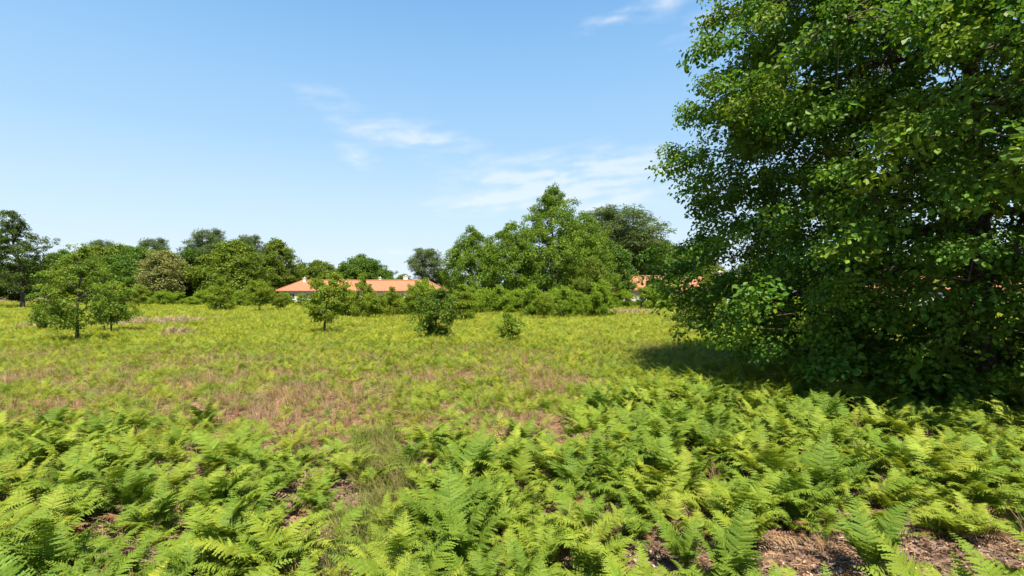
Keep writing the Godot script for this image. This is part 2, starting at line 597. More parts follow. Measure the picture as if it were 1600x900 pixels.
func _ready() -> void:
	rng.seed = 20240
	lump.seed = 3
	lump.frequency = 0.07
	fine.seed = 9
	fine.frequency = 1.1
	fine.fractal_octaves = 3
	patchy.seed = 21
	patchy.frequency = 0.24
	patchy.fractal_octaves = 4

	# camera, sky, sun, exposure
	var cam := Camera3D.new()
	cam.name = "camera"
	add_child(cam)
	cam.position = Vector3(0, EYE, 0)
	cam.rotation.x = atan(8.0 / FOCAL)
	cam.fov = rad_to_deg(2.0 * atan(450.0 / FOCAL))
	cam.near = 0.1
	cam.far = 3000.0
	cam.current = true
	var env := Environment.new()
	env.background_mode = Environment.BG_SKY
	env.sky = make_sky()
	env.tonemap_mode = Environment.TONE_MAPPER_LINEAR
	env.tonemap_exposure = 2.75
	env.sdfgi_enabled = true
	env.ssao_enabled = true
	env.ssil_enabled = true
	var we := WorldEnvironment.new()
	we.name = "world"
	we.environment = env
	add_child(we)
	var sun := DirectionalLight3D.new()
	sun.name = "sun"
	add_child(sun)
	var el := deg_to_rad(67.0)
	var to_sun := Vector3(0.22 * cos(el), sin(el), 0.975 * cos(el))
	sun.look_at_from_position(to_sun * 50.0, Vector3.ZERO, Vector3.UP)
	sun.light_energy = 1.6
	sun.light_color = Color(1.0, 0.955, 0.87)
	sun.light_angular_distance = 0.53
	sun.shadow_enabled = true

	# materials
	leaf_mat = foliage_mat("leaf", 0.85, Color(1.0, 1.0, 0.5), 0.5)
	fern_mat = foliage_mat("fern", 0.75, Color(1.0, 1.0, 0.5), 0.62)
	dry_mat = foliage_mat("dry stems", 0.2, Color(1.0, 0.9, 0.8), 0.9)
	bark_mat = StandardMaterial3D.new()
	bark_mat.vertex_color_use_as_albedo = true
	bark_mat.roughness = 0.95
	bark_mat.albedo_texture = noise_tex(0.03, 4, [[0.0, Color(0.55, 0.52, 0.5)], [0.5, Color(0.8, 0.78, 0.75)], [1.0, Color(1, 1, 1)]], 256)
	bark_mat.uv1_triplanar = true
	bark_mat.uv1_scale = Vector3(1.6, 0.5, 1.6)

	build_ground()
	print("ground")
	build_houses()
	build_woods()
	print("woods")
	build_field_trees()
	build_big_tree()
	print("trees")
	build_ferns()
	print("ferns")

func build_ground() -> void:
	var xs := []
	var N := 240
	for k in N + 1:
		var u := (k / float(N)) * 2.0 - 1.0
		xs.append(sinh(u * 5.6) / sinh(5.6) * 900.0)
	var zs := []
	for k in N + 1:
		var u := k / float(N) * 1.25 - 0.25
		zs.append(-(sinh(u * 5.6) / sinh(5.6) * 900.0) - 4.0)
	var v := PackedVector3Array()
	var c := PackedColorArray()
	var idx := PackedInt32Array()
	for z in zs:
		for x in xs:
			v.append(Vector3(x, ground_y(x, z), z))
			var d: float = -z
			var l := litter(x, z)
			var green := Color(0.15, 0.15, 0.035)
			var dry := Color(0.24, 0.15, 0.10)
			var soil := Color(0.215, 0.15, 0.122)
			var mixed := green.lerp(dry, clampf(l + 0.25, 0.0, 1.0))
			mixed = mixed.lerp(soil, 1.0 - smoothstep(6.0, 9.0, d))
			c.append(mixed)
	for a in N:
		for b in N:
			var k := a * (N + 1) + b
			idx.append_array([k, k + N + 1, k + 1, k + 1, k + N + 1, k + N + 2])
	var arr := []
	arr.resize(Mesh.ARRAY_MAX)
	arr[Mesh.ARRAY_VERTEX] = v
	arr[Mesh.ARRAY_COLOR] = c
	arr[Mesh.ARRAY_INDEX] = idx
	var am := ArrayMesh.new()
	am.add_surface_from_arrays(Mesh.PRIMITIVE_TRIANGLES, arr)
	var st := SurfaceTool.new()
	st.create_from(am, 0)
	st.generate_normals()
	var m := StandardMaterial3D.new()
	m.vertex_color_use_as_albedo = true
	m.roughness = 1.0
	m.metallic_specular = 0.2
	m.albedo_texture = noise_tex(0.02, 8, [[0.0, Color(0.45, 0.42, 0.4)], [0.35, Color(0.72, 0.68, 0.66)], [0.6, Color(0.92, 0.9, 0.87)], [1.0, Color(1, 1, 1)]], 1024)
	m.normal_enabled = true
	m.normal_texture = noise_tex(0.03, 12, [], 512, true)
	m.normal_scale = 0.7
	m.uv1_triplanar = true
	m.uv1_world_triplanar = true
	m.uv1_scale = Vector3(0.55, 0.55, 0.55)
	var o := MeshInstance3D.new()
	o.name = "ground"
	o.mesh = st.commit()
	o.material_override = m
	add_child(o)
	tag(o, "dry pinkish soil and litter of the bracken field", "ground", "", "structure")

func build_houses() -> void:
	var roof := StandardMaterial3D.new()
	roof.roughness = 0.85
	roof.albedo_color = Color(0.37, 0.155, 0.08).linear_to_srgb()
	roof.albedo_texture = noise_tex(0.03, 31, [[0.0, Color(0.5, 0.47, 0.45)], [0.42, Color(0.82, 0.8, 0.78)], [0.6, Color(0.95, 0.95, 0.94)], [1.0, Color(1, 1, 1)]], 256)
	roof.uv1_triplanar = true
	roof.uv1_world_triplanar = true
	roof.uv1_scale = Vector3(0.5, 0.5, 0.5)
	var mats := {"roof": roof, "wall": solid(Color(0.5, 0.48, 0.45)), "white": solid(Color(0.6, 0.59, 0.57), 0.7), "dark": solid(Color(0.09, 0.06, 0.05)), "pane": solid(Color(0.03, 0.035, 0.04), 0.12), "door": solid(Color(0.16, 0.09, 0.05), 0.6)}
	var a := spot(562, 110)
	var long_house := house("long low white house with orange tiled hip roof and white chimneys", Vector3(a.x, 0, -114), 0.0, 35.0, 8.0, 2.95, 5.15, 4.0,
		[[-13.2, 0.6, 0.32, 5.55], [3.2, -0.6, 0.28, 5.65], [9.0, -0.4, 0.48, 6.0]], [-14.5, -11.0, -5.0, -1.5, 2.5, 6.0, 12.0], [-8.0, 9.0], mats, [[-1.0, 0.5], [1.8, 0.5]])
	var lw := Acc.new()
	lw.box(Vector3(-23.0, -0.4, -2.0), Vector3(-17.55, 1.75, 3.2))
	part(long_house, "shed_wall", lw.done(), mats.wall)
	var lr := Acc.new()
	for up in [0.0, 0.12]:
		lr.quad(Vector3(-23.4, 1.75 + up, 3.6), Vector3(-23.4, 1.75 + up, -2.3), Vector3(-17.0, 2.7 + up, -2.3), Vector3(-17.0, 2.7 + up, 3.6), Color.WHITE)
	lr.quad(Vector3(-23.4, 1.75, 3.6), Vector3(-23.4, 1.87, 3.6), Vector3(-17.0, 2.82, 3.6), Vector3(-17.0, 2.7, 3.6), Color.WHITE)
	lr.quad(Vector3(-23.4, 1.75, -2.3), Vector3(-23.4, 1.87, -2.3), Vector3(-23.4, 1.87, 3.6), Vector3(-23.4, 1.75, 3.6), Color.WHITE)
	part(long_house, "shed_roof", lr.done(), roof)
	var b := spot(1085, 92)
	house("white house with orange roof glimpsed between the wood and the large tree", Vector3(b.x, 0, -96), -0.04, 31.0, 8.0, 3.0, 5.5, 3.5,
		[[6.0, 0.3, 0.4, 6.2]], [-13.0, -9.0, -1.0, 4.0, 9.0], [-5.0, 12.0], mats)
	var d := spot(1500, 84)
	house("white house with orange roof seen through gaps in the large tree", Vector3(d.x, 0, -86), -0.1, 36.0, 8.5, 3.0, 5.4, 3.5,
		[[-6.0, 0.3, 0.4, 6.1]], [-14.0, -8.0, 0.0, 5.0, 10.0], [-3.0], mats)

func build_woods() -> void:
	rng.seed = 77
	var g1 := [Color(0.093, 0.174, 0.022), Color(0.115, 0.200, 0.024), Color(0.073, 0.144, 0.022)]
	var g2 := [Color(0.149, 0.212, 0.022), Color(0.123, 0.182, 0.022)]
	var gy := [Color(0.189, 0.283, 0.02), Color(0.158, 0.247, 0.02)]
	var gb := [Color(0.238, 0.250, 0.085), Color(0.207, 0.225, 0.075)]
	var gp := [Color(0.105, 0.158, 0.06), Color(0.125, 0.175, 0.064)]
	var gd := [Color(0.061, 0.118, 0.019), Color(0.077, 0.139, 0.020)]
	var far_g := clump_set(4, 70, 0.95, 0.7, 0.34, 0.24, g1, 0, 0.35)
	var far_y := clump_set(4, 70, 0.95, 0.7, 0.34, 0.24, g2, 0, 0.35)
	var far_d := clump_set(4, 70, 0.95, 0.7, 0.34, 0.24, gd, 0, 0.35)
	var far_b := clump_set(4, 70, 0.95, 0.75, 0.3, 0.2, gb, 0, 0.35)
	var far_p := clump_set(4, 90, 0.95, 0.45, 0.42, 0.09, gp, 0, 0.3)
	var mid_g := clump_set(4, 90, 0.8, 0.7, 0.24, 0.17, [Color(0.123, 0.207, 0.020), Color(0.156, 0.241, 0.022), Color(0.102, 0.182, 0.020)], 0, 0.35)
	var bushy := clump_set(4, 70, 0.5, 0.8, 0.19, 0.13, gy, 0, 0.35)
	var round_ := {"H": 13.0, "low": 1.0, "R": 5.2, "a": 0.75, "b": 0.6, "limbs": 8, "clumps": 380, "size": 1.0, "trunk": 0.3, "gap": -0.2, "rough": 0.8, "grain": 0.55}
	var v := {
		"green": grow(101, round_, far_g),
		"green2": grow(102, round_.merged({"H": 12.0, "R": 5.6, "a": 0.8, "gap": -0.26}, true), far_g),
		"lime": grow(103, round_.merged({"H": 12.0, "R": 5.0, "a": 0.7}, true), far_y),
		"lime2": grow(104, round_.merged({"H": 14.0, "R": 4.6, "a": 0.85, "gap": -0.24}, true), far_y),
		"dark": grow(105, round_.merged({"H": 14.0, "R": 5.0, "a": 0.8}, true), far_d),
		"tan": grow(106, round_.merged({"H": 10.0, "R": 3.4, "a": 0.8, "clumps": 220}, true), far_b),
		"pine": grow(107, round_.merged({"H": 15.0, "low": 6.0, "R": 3.6, "a": 1.3, "b": 0.5, "clumps": 130, "gap": -0.1, "limbs": 10, "trunk": 0.25}, true), far_p),
		"tall": grow(108, {"H": 17.0, "low": 0.8, "R": 6.2, "a": 0.62, "b": 0.72, "limbs": 12, "clumps": 720, "size": 0.95, "trunk": 0.34, "gap": -0.2, "rough": 0.75, "grain": 0.6}, mid_g),
		"tall2": grow(109, {"H": 12.0, "low": 0.6, "R": 4.4, "a": 0.7, "b": 0.62, "limbs": 10, "clumps": 430, "size": 0.9, "trunk": 0.26, "gap": -0.2, "rough": 0.75, "grain": 0.6}, mid_g),
		"bush": grow(110, {"H": 3.0, "low": 0.05, "R": 1.6, "a": 0.7, "b": 0.5, "limbs": 6, "clumps": 80, "size": 0.75, "trunk": 0.05, "gap": -0.2, "rough": 0.5, "grain": 0.9}, bushy),
		"bush2": grow(111, {"H": 2.6, "low": 0.05, "R": 1.9, "a": 0.75, "b": 0.5, "limbs": 6, "clumps": 85, "size": 0.75, "trunk": 0.05, "gap": -0.2, "rough": 0.55, "grain": 0.9}, bushy),
		"bush3": grow(112, {"H": 3.6, "low": 0.05, "R": 1.4, "a": 0.6, "b": 0.6, "limbs": 6, "clumps": 75, "size": 0.75, "trunk": 0.05, "gap": -0.15, "rough": 0.5, "grain": 0.9}, bushy),
	}
	var heights := {"green": 13.0, "green2": 12.0, "lime": 12.0, "lime2": 14.0, "dark": 14.0, "tan": 10.0, "pine": 15.0, "tall": 17.0, "tall2": 12.0, "bush": 3.0, "bush2": 2.6, "bush3": 3.6}
	# each: kind, bearing, metres ahead, top row of the photograph, width factor, name, label, group
	var wood := "trees of the wood along the far side of the field"
	var trees := [
		["pine", -60, 76, 345, 1.2, "pine_tree", "tall open pine rising above the wood behind the leaning oak", ""],
		["green", 95, 150, 386, 0.9, "broadleaf_tree", "pale rounded treetop far behind the young oaks", ""],
		["lime", 115, 108, 402, 1.0, "broadleaf_tree", "", wood],
		["lime", 150, 112, 384, 1.0, "broadleaf_tree", "", wood],
		["pine", 160, 124, 374, 0.8, "pine_tree", "dark pine crown poking above the wood behind the young oaks", ""],
		["lime2", 188, 115, 380, 1.0, "broadleaf_tree", "", wood],
		["green2", 215, 110, 384, 1.0, "broadleaf_tree", "", wood],
		["pine", 240, 125, 371, 0.9, "pine_tree", "dark pine crown poking above the wood behind the tan tree", ""],
		["tan", 258, 98, 391, 1.0, "broadleaf_tree", "tan brown rounded tree standing among green trees of the wood", ""],
		["green", 240, 116, 386, 0.9, "broadleaf_tree", "", wood],
		["dark", 298, 104, 384, 0.9, "broadleaf_tree", "very dark green broad tree beside the tan tree", ""],
		["pine", 326, 108, 357, 0.9, "pine_tree", "tallest dark pine standing over the dark green wood", ""],
		["dark", 335, 112, 372, 0.9, "broadleaf_tree", "dark green tree below the tallest pine", ""],
		["lime", 362, 102, 374, 1.0, "broadleaf_tree", "olive green round tree beside the tallest pine", ""],
		["pine", 390, 120, 366, 0.8, "pine_tree", "thin topped pine behind the olive green tree", ""],
		["lime2", 432, 122, 371, 0.8, "broadleaf_tree", "tall two-topped green tree at the end of the wood near the long house", ""],
		["dark", 408, 120, 396, 0.8, "broadleaf_tree", "dark green tree filling the gap beside the two-topped tree", ""],
		["lime", 500, 132, 406, 1.0, "broadleaf_tree", "wide yellow-green tree behind the hipped end of the long house", ""],
		["lime", 470, 135, 412, 0.7, "broadleaf_tree", "low yellow-green tree behind the hip roof corner", ""],
		["green", 568, 138, 393, 0.95, "broadleaf_tree", "round green tree rising behind the middle of the long orange roof", ""],
		["green2", 540, 142, 410, 0.7, "broadleaf_tree", "", "trees behind the long house"],
		["green2", 595, 142, 412, 0.7, "broadleaf_tree", "", "trees behind the long house"],
		["lime", 630, 160, 428, 0.9, "broadleaf_tree", "", "trees behind the long house"],
		["pine", 665, 128, 387, 1.1, "pine_tree", "brownish pine with flat top behind the big white chimney", ""],
		["lime", 690, 134, 420, 0.8, "broadleaf_tree", "", "trees behind the long house"],
		["tall2", 735, 74, 351, 0.75, "broadleaf_tree", "upright leafy tree at the edge of the tall central clump", ""],
		["tall", 862, 72, 285, 0.78, "broadleaf_tree", "tallest pointed leafy tree in the clump between the two houses", ""],
		["tall2", 798, 68, 346, 0.85, "broadleaf_tree", "broad leafy tree against the tallest pointed tree", ""],
		["tall2", 912, 76, 328, 0.72, "broadleaf_tree", "leafy tree leaning on the tallest pointed tree beside the pine", ""],
		["pine", 965, 106, 322, 1.5, "pine_tree", "blue-green pine behind the central clump beside the large tree", ""],
		["green", 950, 82, 372, 0.8, "broadleaf_tree", "dull green tree below the blue-green pine", ""],
		["green2", 990, 112, 352, 0.9, "broadleaf_tree", "dull green tree between the blue-green pine and the large tree", ""],
		["lime", 925, 66, 398, 0.65, "broadleaf_tree", "low rounded green tree at the foot of the blue-green pine", ""],
		["green", 1022, 84, 428, 0.62, "broadleaf_tree", "small green tree standing before the white wall glimpsed by the large tree", ""],
		["lime", 1112, 80, 424, 0.8, "broadleaf_tree", "", "small trees before the half-hidden houses"],
		["green2", 1175, 78, 420, 0.8, "broadleaf_tree", "", "small trees before the half-hidden houses"],
		["green", 1045, 118, 372, 0.9, "broadleaf_tree", "", "trees behind the houses by the large tree"],
		["lime", 1100, 125, 400, 1.0, "broadleaf_tree", "", "trees behind the houses by the large tree"],
		["green2", 1190, 122, 398, 1.1, "broadleaf_tree", "", "trees behind the houses by the large tree"],
		["lime2", 1290, 126, 392, 1.0, "broadleaf_tree", "", "trees behind the houses by the large tree"],
		["green", 1390, 120, 396, 1.1, "broadleaf_tree", "", "trees behind the houses by the large tree"],
		["lime", 1480, 118, 405, 1.1, "broadleaf_tree", "", "trees behind the houses by the large tree"],
		["green2", 1600, 120, 395, 1.1, "broadleaf_tree", "", "trees behind the houses by the large tree"],
		["green", 1720, 120, 390, 1.1, "broadleaf_tree", "", "trees behind the houses by the large tree"],
		["green2", 30, 118, 402, 1.0, "broadleaf_tree", "", wood],
		["lime", -40, 112, 398, 1.0, "broadleaf_tree", "", wood],
		["green", -120, 112, 390, 1.1, "broadleaf_tree", "", wood],
		["green", -200, 112, 385, 1.1, "broadleaf_tree", "", wood],
	]
	for t in trees:
		var d: float = t[2]
		var h: float = EYE + (458.0 - t[3]) / FOCAL * d
		var s: float = h / heights[t[0]] / (1.04 if t[0] != "pine" else 1.02)
		var lab: String = t[6]
		if lab == "":
			lab = {wood: "green broadleaf tree in the unbroken wood edging the field", "small trees before the half-hidden houses": "small round tree before the wall of a half-hidden white house", "trees behind the long house": "low green tree showing over the long orange roof", "trees behind the houses by the large tree": "green tree standing behind the half-hidden white houses"}[t[7]]
		plant_tree(t[5], v[t[0]], spot(t[1], d), rng.randf() * TAU, Vector3(s * t[4] * 1.22, s, s * t[4] * 1.22), lab, "tree", t[7])
	# leafy bushes in a belt before the tall clump and the long house
	rng.seed = 78
	for k in 24:
		var px := 515.0 + k * 18.5 + rng.randf_range(-7, 7)
		var d := rng.randf_range(46, 58)
		var s := rng.randf_range(0.75, 1.12) * (0.78 if px < 650 else 1.0)
		plant_tree("bush", v[["bush", "bush2", "bush3"][k % 3]], spot(px, d), rng.randf() * TAU, Vector3(s, s, s), "yellow-green leafy bush in the belt before the tall clump of trees", "bush", "bushes before the tall clump of trees")
	for k in 18:
		var px := 225.0 + k * 22.0 + rng.randf_range(-9, 9)
		var d := rng.randf_range(84, 99)
		var s := rng.randf_range(0.6, 1.0) * (0.85 if px > 420 and px < 500 else 0.7 if px > 440 else 1.0)
		plant_tree("bush", v[["bush2", "bush", "bush3"][k % 3]], spot(px, d), rng.randf() * TAU, Vector3(s * 1.3, s, s * 1.3), "low scrub bush at the foot of the far wood", "bush", "scrub at the foot of the far wood")
	for k in 9:
		var px := 925.0 + k * 42.0 + rng.randf_range(-9, 9)
		var d := rng.randf_range(62, 78)
		var s := rng.randf_range(0.65, 0.95)
		plant_tree("bush", v[["bush2", "bush", "bush3"][k % 3]], spot(px, d), rng.randf() * TAU, Vector3(s * 1.3, s, s * 1.3), "low bush before the white walls beside the large tree", "bush", "bushes before the half-hidden houses")

func build_field_trees() -> void:
	rng.seed = 300
	var tones := [Color(0.137, 0.215, 0.020), Color(0.111, 0.189, 0.020), Color(0.169, 0.240, 0.022)]
	var yel := [Color(0.185, 0.25, 0.02), Color(0.155, 0.22, 0.018)]
	var dk := [Color(0.085, 0.146, 0.018), Color(0.111, 0.176, 0.020)]
	var oak := clump_set(4, 46, 0.3, 0.6, 0.125, 0.075, tones, 0, 0.45)
	var oak_d := clump_set(4, 46, 0.3, 0.6, 0.125, 0.075, dk, 0, 0.45)
	var sap := clump_set(4, 46, 0.3, 0.7, 0.14, 0.08, yel, 0, 0.45)
	var big := clump_set(4, 80, 0.85, 0.5, 0.26, 0.17, [Color(0.06, 0.10, 0.02), Color(0.075, 0.118, 0.022)], 0, 0.45)
	var o: Dictionary
	o = grow(401, {"H": 15.5, "low": 3.0, "R": 4.0, "a": 0.62, "b": 0.45, "limbs": 13, "clumps": 210, "size": 0.85, "trunk": 0.3, "gap": 0.03, "rough": 0.9, "grain": 0.42, "lean": Vector3(-2.2, 0, 0)}, big)
	plant_tree("oak_tree", o, spot(35, 73), 0.0, Vector3.ONE * 0.9, "tall dark open-crowned oak with bare leaning trunk at the field edge", "tree")
	o = grow(402, {"H": 4.5, "low": 0.6, "R": 1.4, "a": 0.72, "b": 0.62, "limbs": 11, "clumps": 150, "size": 0.85, "trunk": 0.075, "gap": -0.04, "rough": 0.6, "grain": 1.1, "twigs": true}, oak)
	plant_tree("young_oak", o, spot(121, 23.3), 0.6, Vector3.ONE, "young oak with forked trunk, largest of the three saplings near the pale grass", "tree")
	o = grow(403, {"H": 2.9, "low": 0.75, "R": 1.15, "a": 0.75, "b": 0.62, "limbs": 8, "clumps": 120, "size": 0.9, "trunk": 0.05, "gap": -0.1, "rough": 0.6, "grain": 1.2, "twigs": true}, oak)
	plant_tree("young_oak", o, spot(174, 28.5), 2.0, Vector3.ONE, "small oak sapling on a thin trunk touching the largest young oak", "tree")
	o = grow(404, {"H": 2.0, "low": 0.3, "R": 0.8, "a": 0.8, "b": 0.6, "limbs": 7, "clumps": 45, "size": 0.85, "trunk": 0.04, "gap": -0.05, "rough": 0.6, "grain": 1.2, "twigs": true}, oak_d)
	plant_tree("young_oak", o, spot(70, 30), 1.0, Vector3.ONE, "stunted dark oak sapling under the edge of the largest young oak", "tree")
	o = grow(405, {"H": 3.5, "low": 0.8, "R": 1.1, "a": 0.9, "b": 0.65, "limbs": 9, "clumps": 105, "size": 0.85, "trunk": 0.065, "gap": -0.08, "rough": 0.8, "grain": 1.0, "lean": Vector3(0.45, 0, 0), "twigs": true}, sap)
	plant_tree("young_oak", o, spot(507, 28.5), 0.0, Vector3.ONE, "crooked yellow-green oak sapling before the hipped end of the long house", "tree")
	o = grow(406, {"H": 2.55, "low": 0.15, "R": 0.98, "a": 0.95, "b": 0.6, "limbs": 9, "clumps": 130, "size": 0.85, "trunk": 0.05, "gap": -0.05, "rough": 0.9, "grain": 1.2, "lean": Vector3(0.2, 0, 0), "twigs": true}, oak_d)
	plant_tree("young_oak", o, spot(680, 25), 0.4, Vector3.ONE, "ragged dark oak sapling before the belt of bushes", "tree")
	o = grow(407, {"H": 1.35, "low": 0.1, "R": 0.55, "a": 0.8, "b": 0.6, "limbs": 6, "clumps": 26, "size": 0.8, "trunk": 0.025, "gap": -0.05, "rough": 0.7, "grain": 1.5, "twigs": true}, oak)
	plant_tree("young_oak", o, spot(795, 23), 0.4, Vector3.ONE, "knee-high bushy oak seedling alone in the open bracken", "tree")
	var cone := grow(408, {"H": 4.2, "low": 0.2, "R": 1.55, "a": 0.55, "b": 0.75, "limbs": 8, "clumps": 120, "size": 1.15, "trunk": 0.07, "gap": -0.15, "rough": 0.5, "grain": 0.9}, sap)
	plant_tree("young_oak", cone, spot(345, 62), 0.4, Vector3.ONE, "cone-shaped yellow-green sapling before the olive green tree", "tree")
	var ball := grow(409, {"H": 3.9, "low": 0.9, "R": 1.55, "a": 0.75, "b": 0.6, "limbs": 8, "clumps": 110, "size": 1.15, "trunk": 0.07, "gap": -0.12, "rough": 0.5, "grain": 0.9}, sap)
	plant_tree("young_oak", ball, spot(405, 60), 0.4, Vector3.ONE, "rounded sapling on a clear stem before the two-topped tree", "tree")
	var more := [[438, 62, 0.62, "low sapling before the corner of the hip roof"], [567, 46, 0.98, "slim sapling crossing the orange roof between the two vents"], [587, 44, 0.62, "thin-trunked sapling beside the slim one under the orange roof"], [612, 48, 0.7, "small sapling under the eaves, beside the thin-trunked one"], [655, 42, 0.8, "bushy sapling under the big white chimney"], [540, 48, 0.75, "sapling just behind the crooked yellow-green one"], [217, 76, 0.9, "small sapling at the edge of the pale dry grass"], [722, 40, 0.72, "round sapling beside the ragged dark one"], [850, 44, 0.6, "low sapling at the front of the bush belt"]]
	for k in more.size():
		var q: Array = more[k]
		var s: float = q[2]
		var wide := 0.7 if k == 1 else 1.0
		plant_tree("young_oak", ball if k % 2 == 0 else cone, spot(q[0], q[1]), k * 1.3, Vector3(s * wide, s, s * wide), q[3], "tree", "saplings scattered over the far field")
	# a shrub under the near edge of the large tree
	o = grow(410, {"H": 2.6, "low": 0.05, "R": 1.2, "a": 0.7, "b": 0.5, "limbs": 7, "clumps": 70, "size": 1.0, "trunk": 0.04, "gap": -0.15, "rough": 0.5, "grain": 0.9, "twigs": true}, oak_d)
	plant_tree("shrub", o, spot(1085, 30), 0.0, Vector3.ONE, "grey-green shrub at the edge of the large tree's crown", "bush")

func build_big_tree() -> void:
	rng.seed = 500
	var tones := [Color(0.088, 0.184, 0.021), Color(0.11, 0.208, 0.021), Color(0.07, 0.155, 0.021), Color(0.152, 0.236, 0.021)]
	var cl := clump_set(4, 66, 0.46, 0.62, 0.122, 0.08, tones, 1, 0.55)
	var o := grow(601, {"H": 15.5, "low": 0.3, "R": 6.9, "a": 0.54, "b": 0.4, "bunch": 2, "reach": 2.6, "droop": -0.02, "limbs": 38, "clumps": 1800, "size": 1.0, "trunk": 0.3, "gap": -0.3, "rough": 0.25, "grain": 0.75, "hollow": 0.22, "sides": 12, "twigs": true, "split_limbs": true, "forks": 2}, cl)
	plant_tree("broadleaf_tree", o, spot(1524, 12.2), 0.3, Vector3.ONE, "large dense dark green tree with low sweeping crown over the near ferns", "tree")

func build_ferns() -> void:
	rng.seed = 900
	var tones := [Color(0.115, 0.186, 0.021), Color(0.14, 0.212, 0.022), Color(0.162, 0.23, 0.023), Color(0.185, 0.248, 0.025), Color(0.212, 0.266, 0.03)]
	var tone_words := ["deep green", "mid green", "fresh green", "yellow-green", "pale yellow-green"]
	# fronds for the ferns that stand near enough to be told apart
	var kit := []
	for t in tones:
		for k in 8:
			var a := Acc.new()
			var w := Acc.new()
			frond(a, rng.randf_range(0.42, 0.8), rng.randf_range(0.11, 0.18), rng.randf_range(0.9, 1.48), rng.randf_range(0.9, 2.2), rng.randf_range(-0.7, 0.7), 22, 7, t, 0.0, 4, 0.3, w)
			kit.append([a.done(), w.done()])
	var dead := []
	for k in 4:
		var a := Acc.new()
		var w := Acc.new()
		frond(a, rng.randf_range(0.5, 0.75), rng.randf_range(0.1, 0.15), rng.randf_range(0.5, 1.0), rng.randf_range(1.2, 2.2), rng.randf_range(-0.9, 0.9), 17, 5, Color(0.22, 0.13, 0.06), 0.0, 4, 0.3, w)
		dead.append([a.done(), w.done()])
	var places := []
	var step := 0.222
	var zz := 2.9
	while zz < 11.5:
		var span := zz * 1.12 + 0.9
		var xx := -span
		while xx < span:
			var x := xx + rng.randf_range(-0.17, 0.17)
			var z := -(zz + rng.randf_range(-0.17, 0.17))
			xx += step
			var dense := 1.0
			var east: float = x / -z
			var edge := 6.7 + 2.2 * patchy.get_noise_2d(x * 2.2 + 9.0, 3.0) + 6.0 * smoothstep(0.0, 0.3, east)
			dense = 1.0 - smoothstep(edge - 1.8, edge + 2.2, -z)
			if bare(x, z, 0.12) or grassy(x, z): dense = 0.06
			if patchy.get_noise_2d(x * 5.0 + 40.0, z * 5.0) < -0.4: dense *= 0.2
			if rng.randf() > dense: continue
			var s := rng.randf_range(0.52, 0.95) * clampf(1.0 + 0.9 * patchy.get_noise_2d(x * 3.5 + 90.0, z * 3.5), 0.6, 1.35) * (1.0 - 0.25 * smoothstep(5.5, 8.5, -z) * (1.0 - smoothstep(0.0, 0.3, east)))
			places.append([x, z, s])
		zz += step
	places.sort_custom(func(p, q): return p[1] > q[1])
	var individual := []
	var rest := []
	for p in places:
		if individual.size() < 300 and p[1] < -3.45 and absf(p[0]) < -p[1] * 1.04 + 0.15:
			individual.append(p)
		else:
			rest.append(p)
	for p in individual:
		var x: float = p[0]
		var z: float = p[1]
		var tone := clampi(int(2.3 + 4.5 * patchy.get_noise_2d(x * 3.0 + 70.0, z * 3.0) + rng.randf_range(-1.3, 1.6)), 0, 4)
		var lab := ["bracken fern in the thick stand of ferns", "ferns of the thick stand"]
		if bare(x, z, 0.55):
			lab = ["bracken fern arching over a patch of bare pinkish soil", "ferns at the bare soil"]
		elif absf(x + 0.26 * -z) < 0.75:
			lab = ["bracken fern leaning over the strip of long grass", "ferns along the strip of long grass"]
		elif x / -z > 0.35 and z < -5.8:
			lab = ["bracken fern in the stand reaching up to the large dark tree", "ferns before the large tree"]
		var f := base("bracken_fern", Vector3(x, ground_y(x, z) - 0.015, z), rng.randf() * TAU)
		var tall: String = "low" if p[2] < 0.72 else "tall" if p[2] > 1.05 else "middling"
		tag(f, "%s %s %s" % [tall, tone_words[tone], lab[0]], "fern", lab[1])
		var n := rng.randi_range(5, 8)
		var turn := 0.0
		for k in n:
			var pick: Array = kit[tone * 8 + rng.randi() % 8]
			var q := part(f, "frond", pick[0], fern_mat)
			part(q, "stalk", pick[1], fern_mat)
			if k == 0 and rng.randf() < 0.22:
				pick = dead[rng.randi() % 4]
				q.mesh = pick[0]
				q.get_child(0).mesh = pick[1]
				q.set_meta("label", "brown withered frond")
			turn += TAU / n + rng.randf_range(-0.4, 0.4)
			q.rotation = Vector3(rng.randf_range(-0.12, 0.12), turn, rng.randf_range(-0.1, 0.1))
			q.scale = Vector3.ONE * p[2] * rng.randf_range(0.8, 1.1)
	# the rest of the bracken, too many to count
	var cover := base("bracken_cover", Vector3.ZERO)
	tag(cover, "yellow-green bracken covering the rest of the field", "bracken", "", "stuff")
	var near := []
	for p in rest:
		near.append([stood(p[0], p[1], p[2]), Color.WHITE])
	var full := []
	for t in tones:
		for k in 2: full.append(fern_plant(6, 19, 7, t, 3))
	scatter(cover, "fern", full, near, fern_mat)
	# middle distance: small ferns, sparse over the dry litter
	var yel := [Color(0.188, 0.245, 0.022), Color(0.218, 0.266, 0.025), Color(0.155, 0.22, 0.022)]
	var mids := []
	for t in yel:
		for k in 2: mids.append(fern_plant(8, 13, 4, t, 0, 0.62))
	var m := []
	zz = 6.4
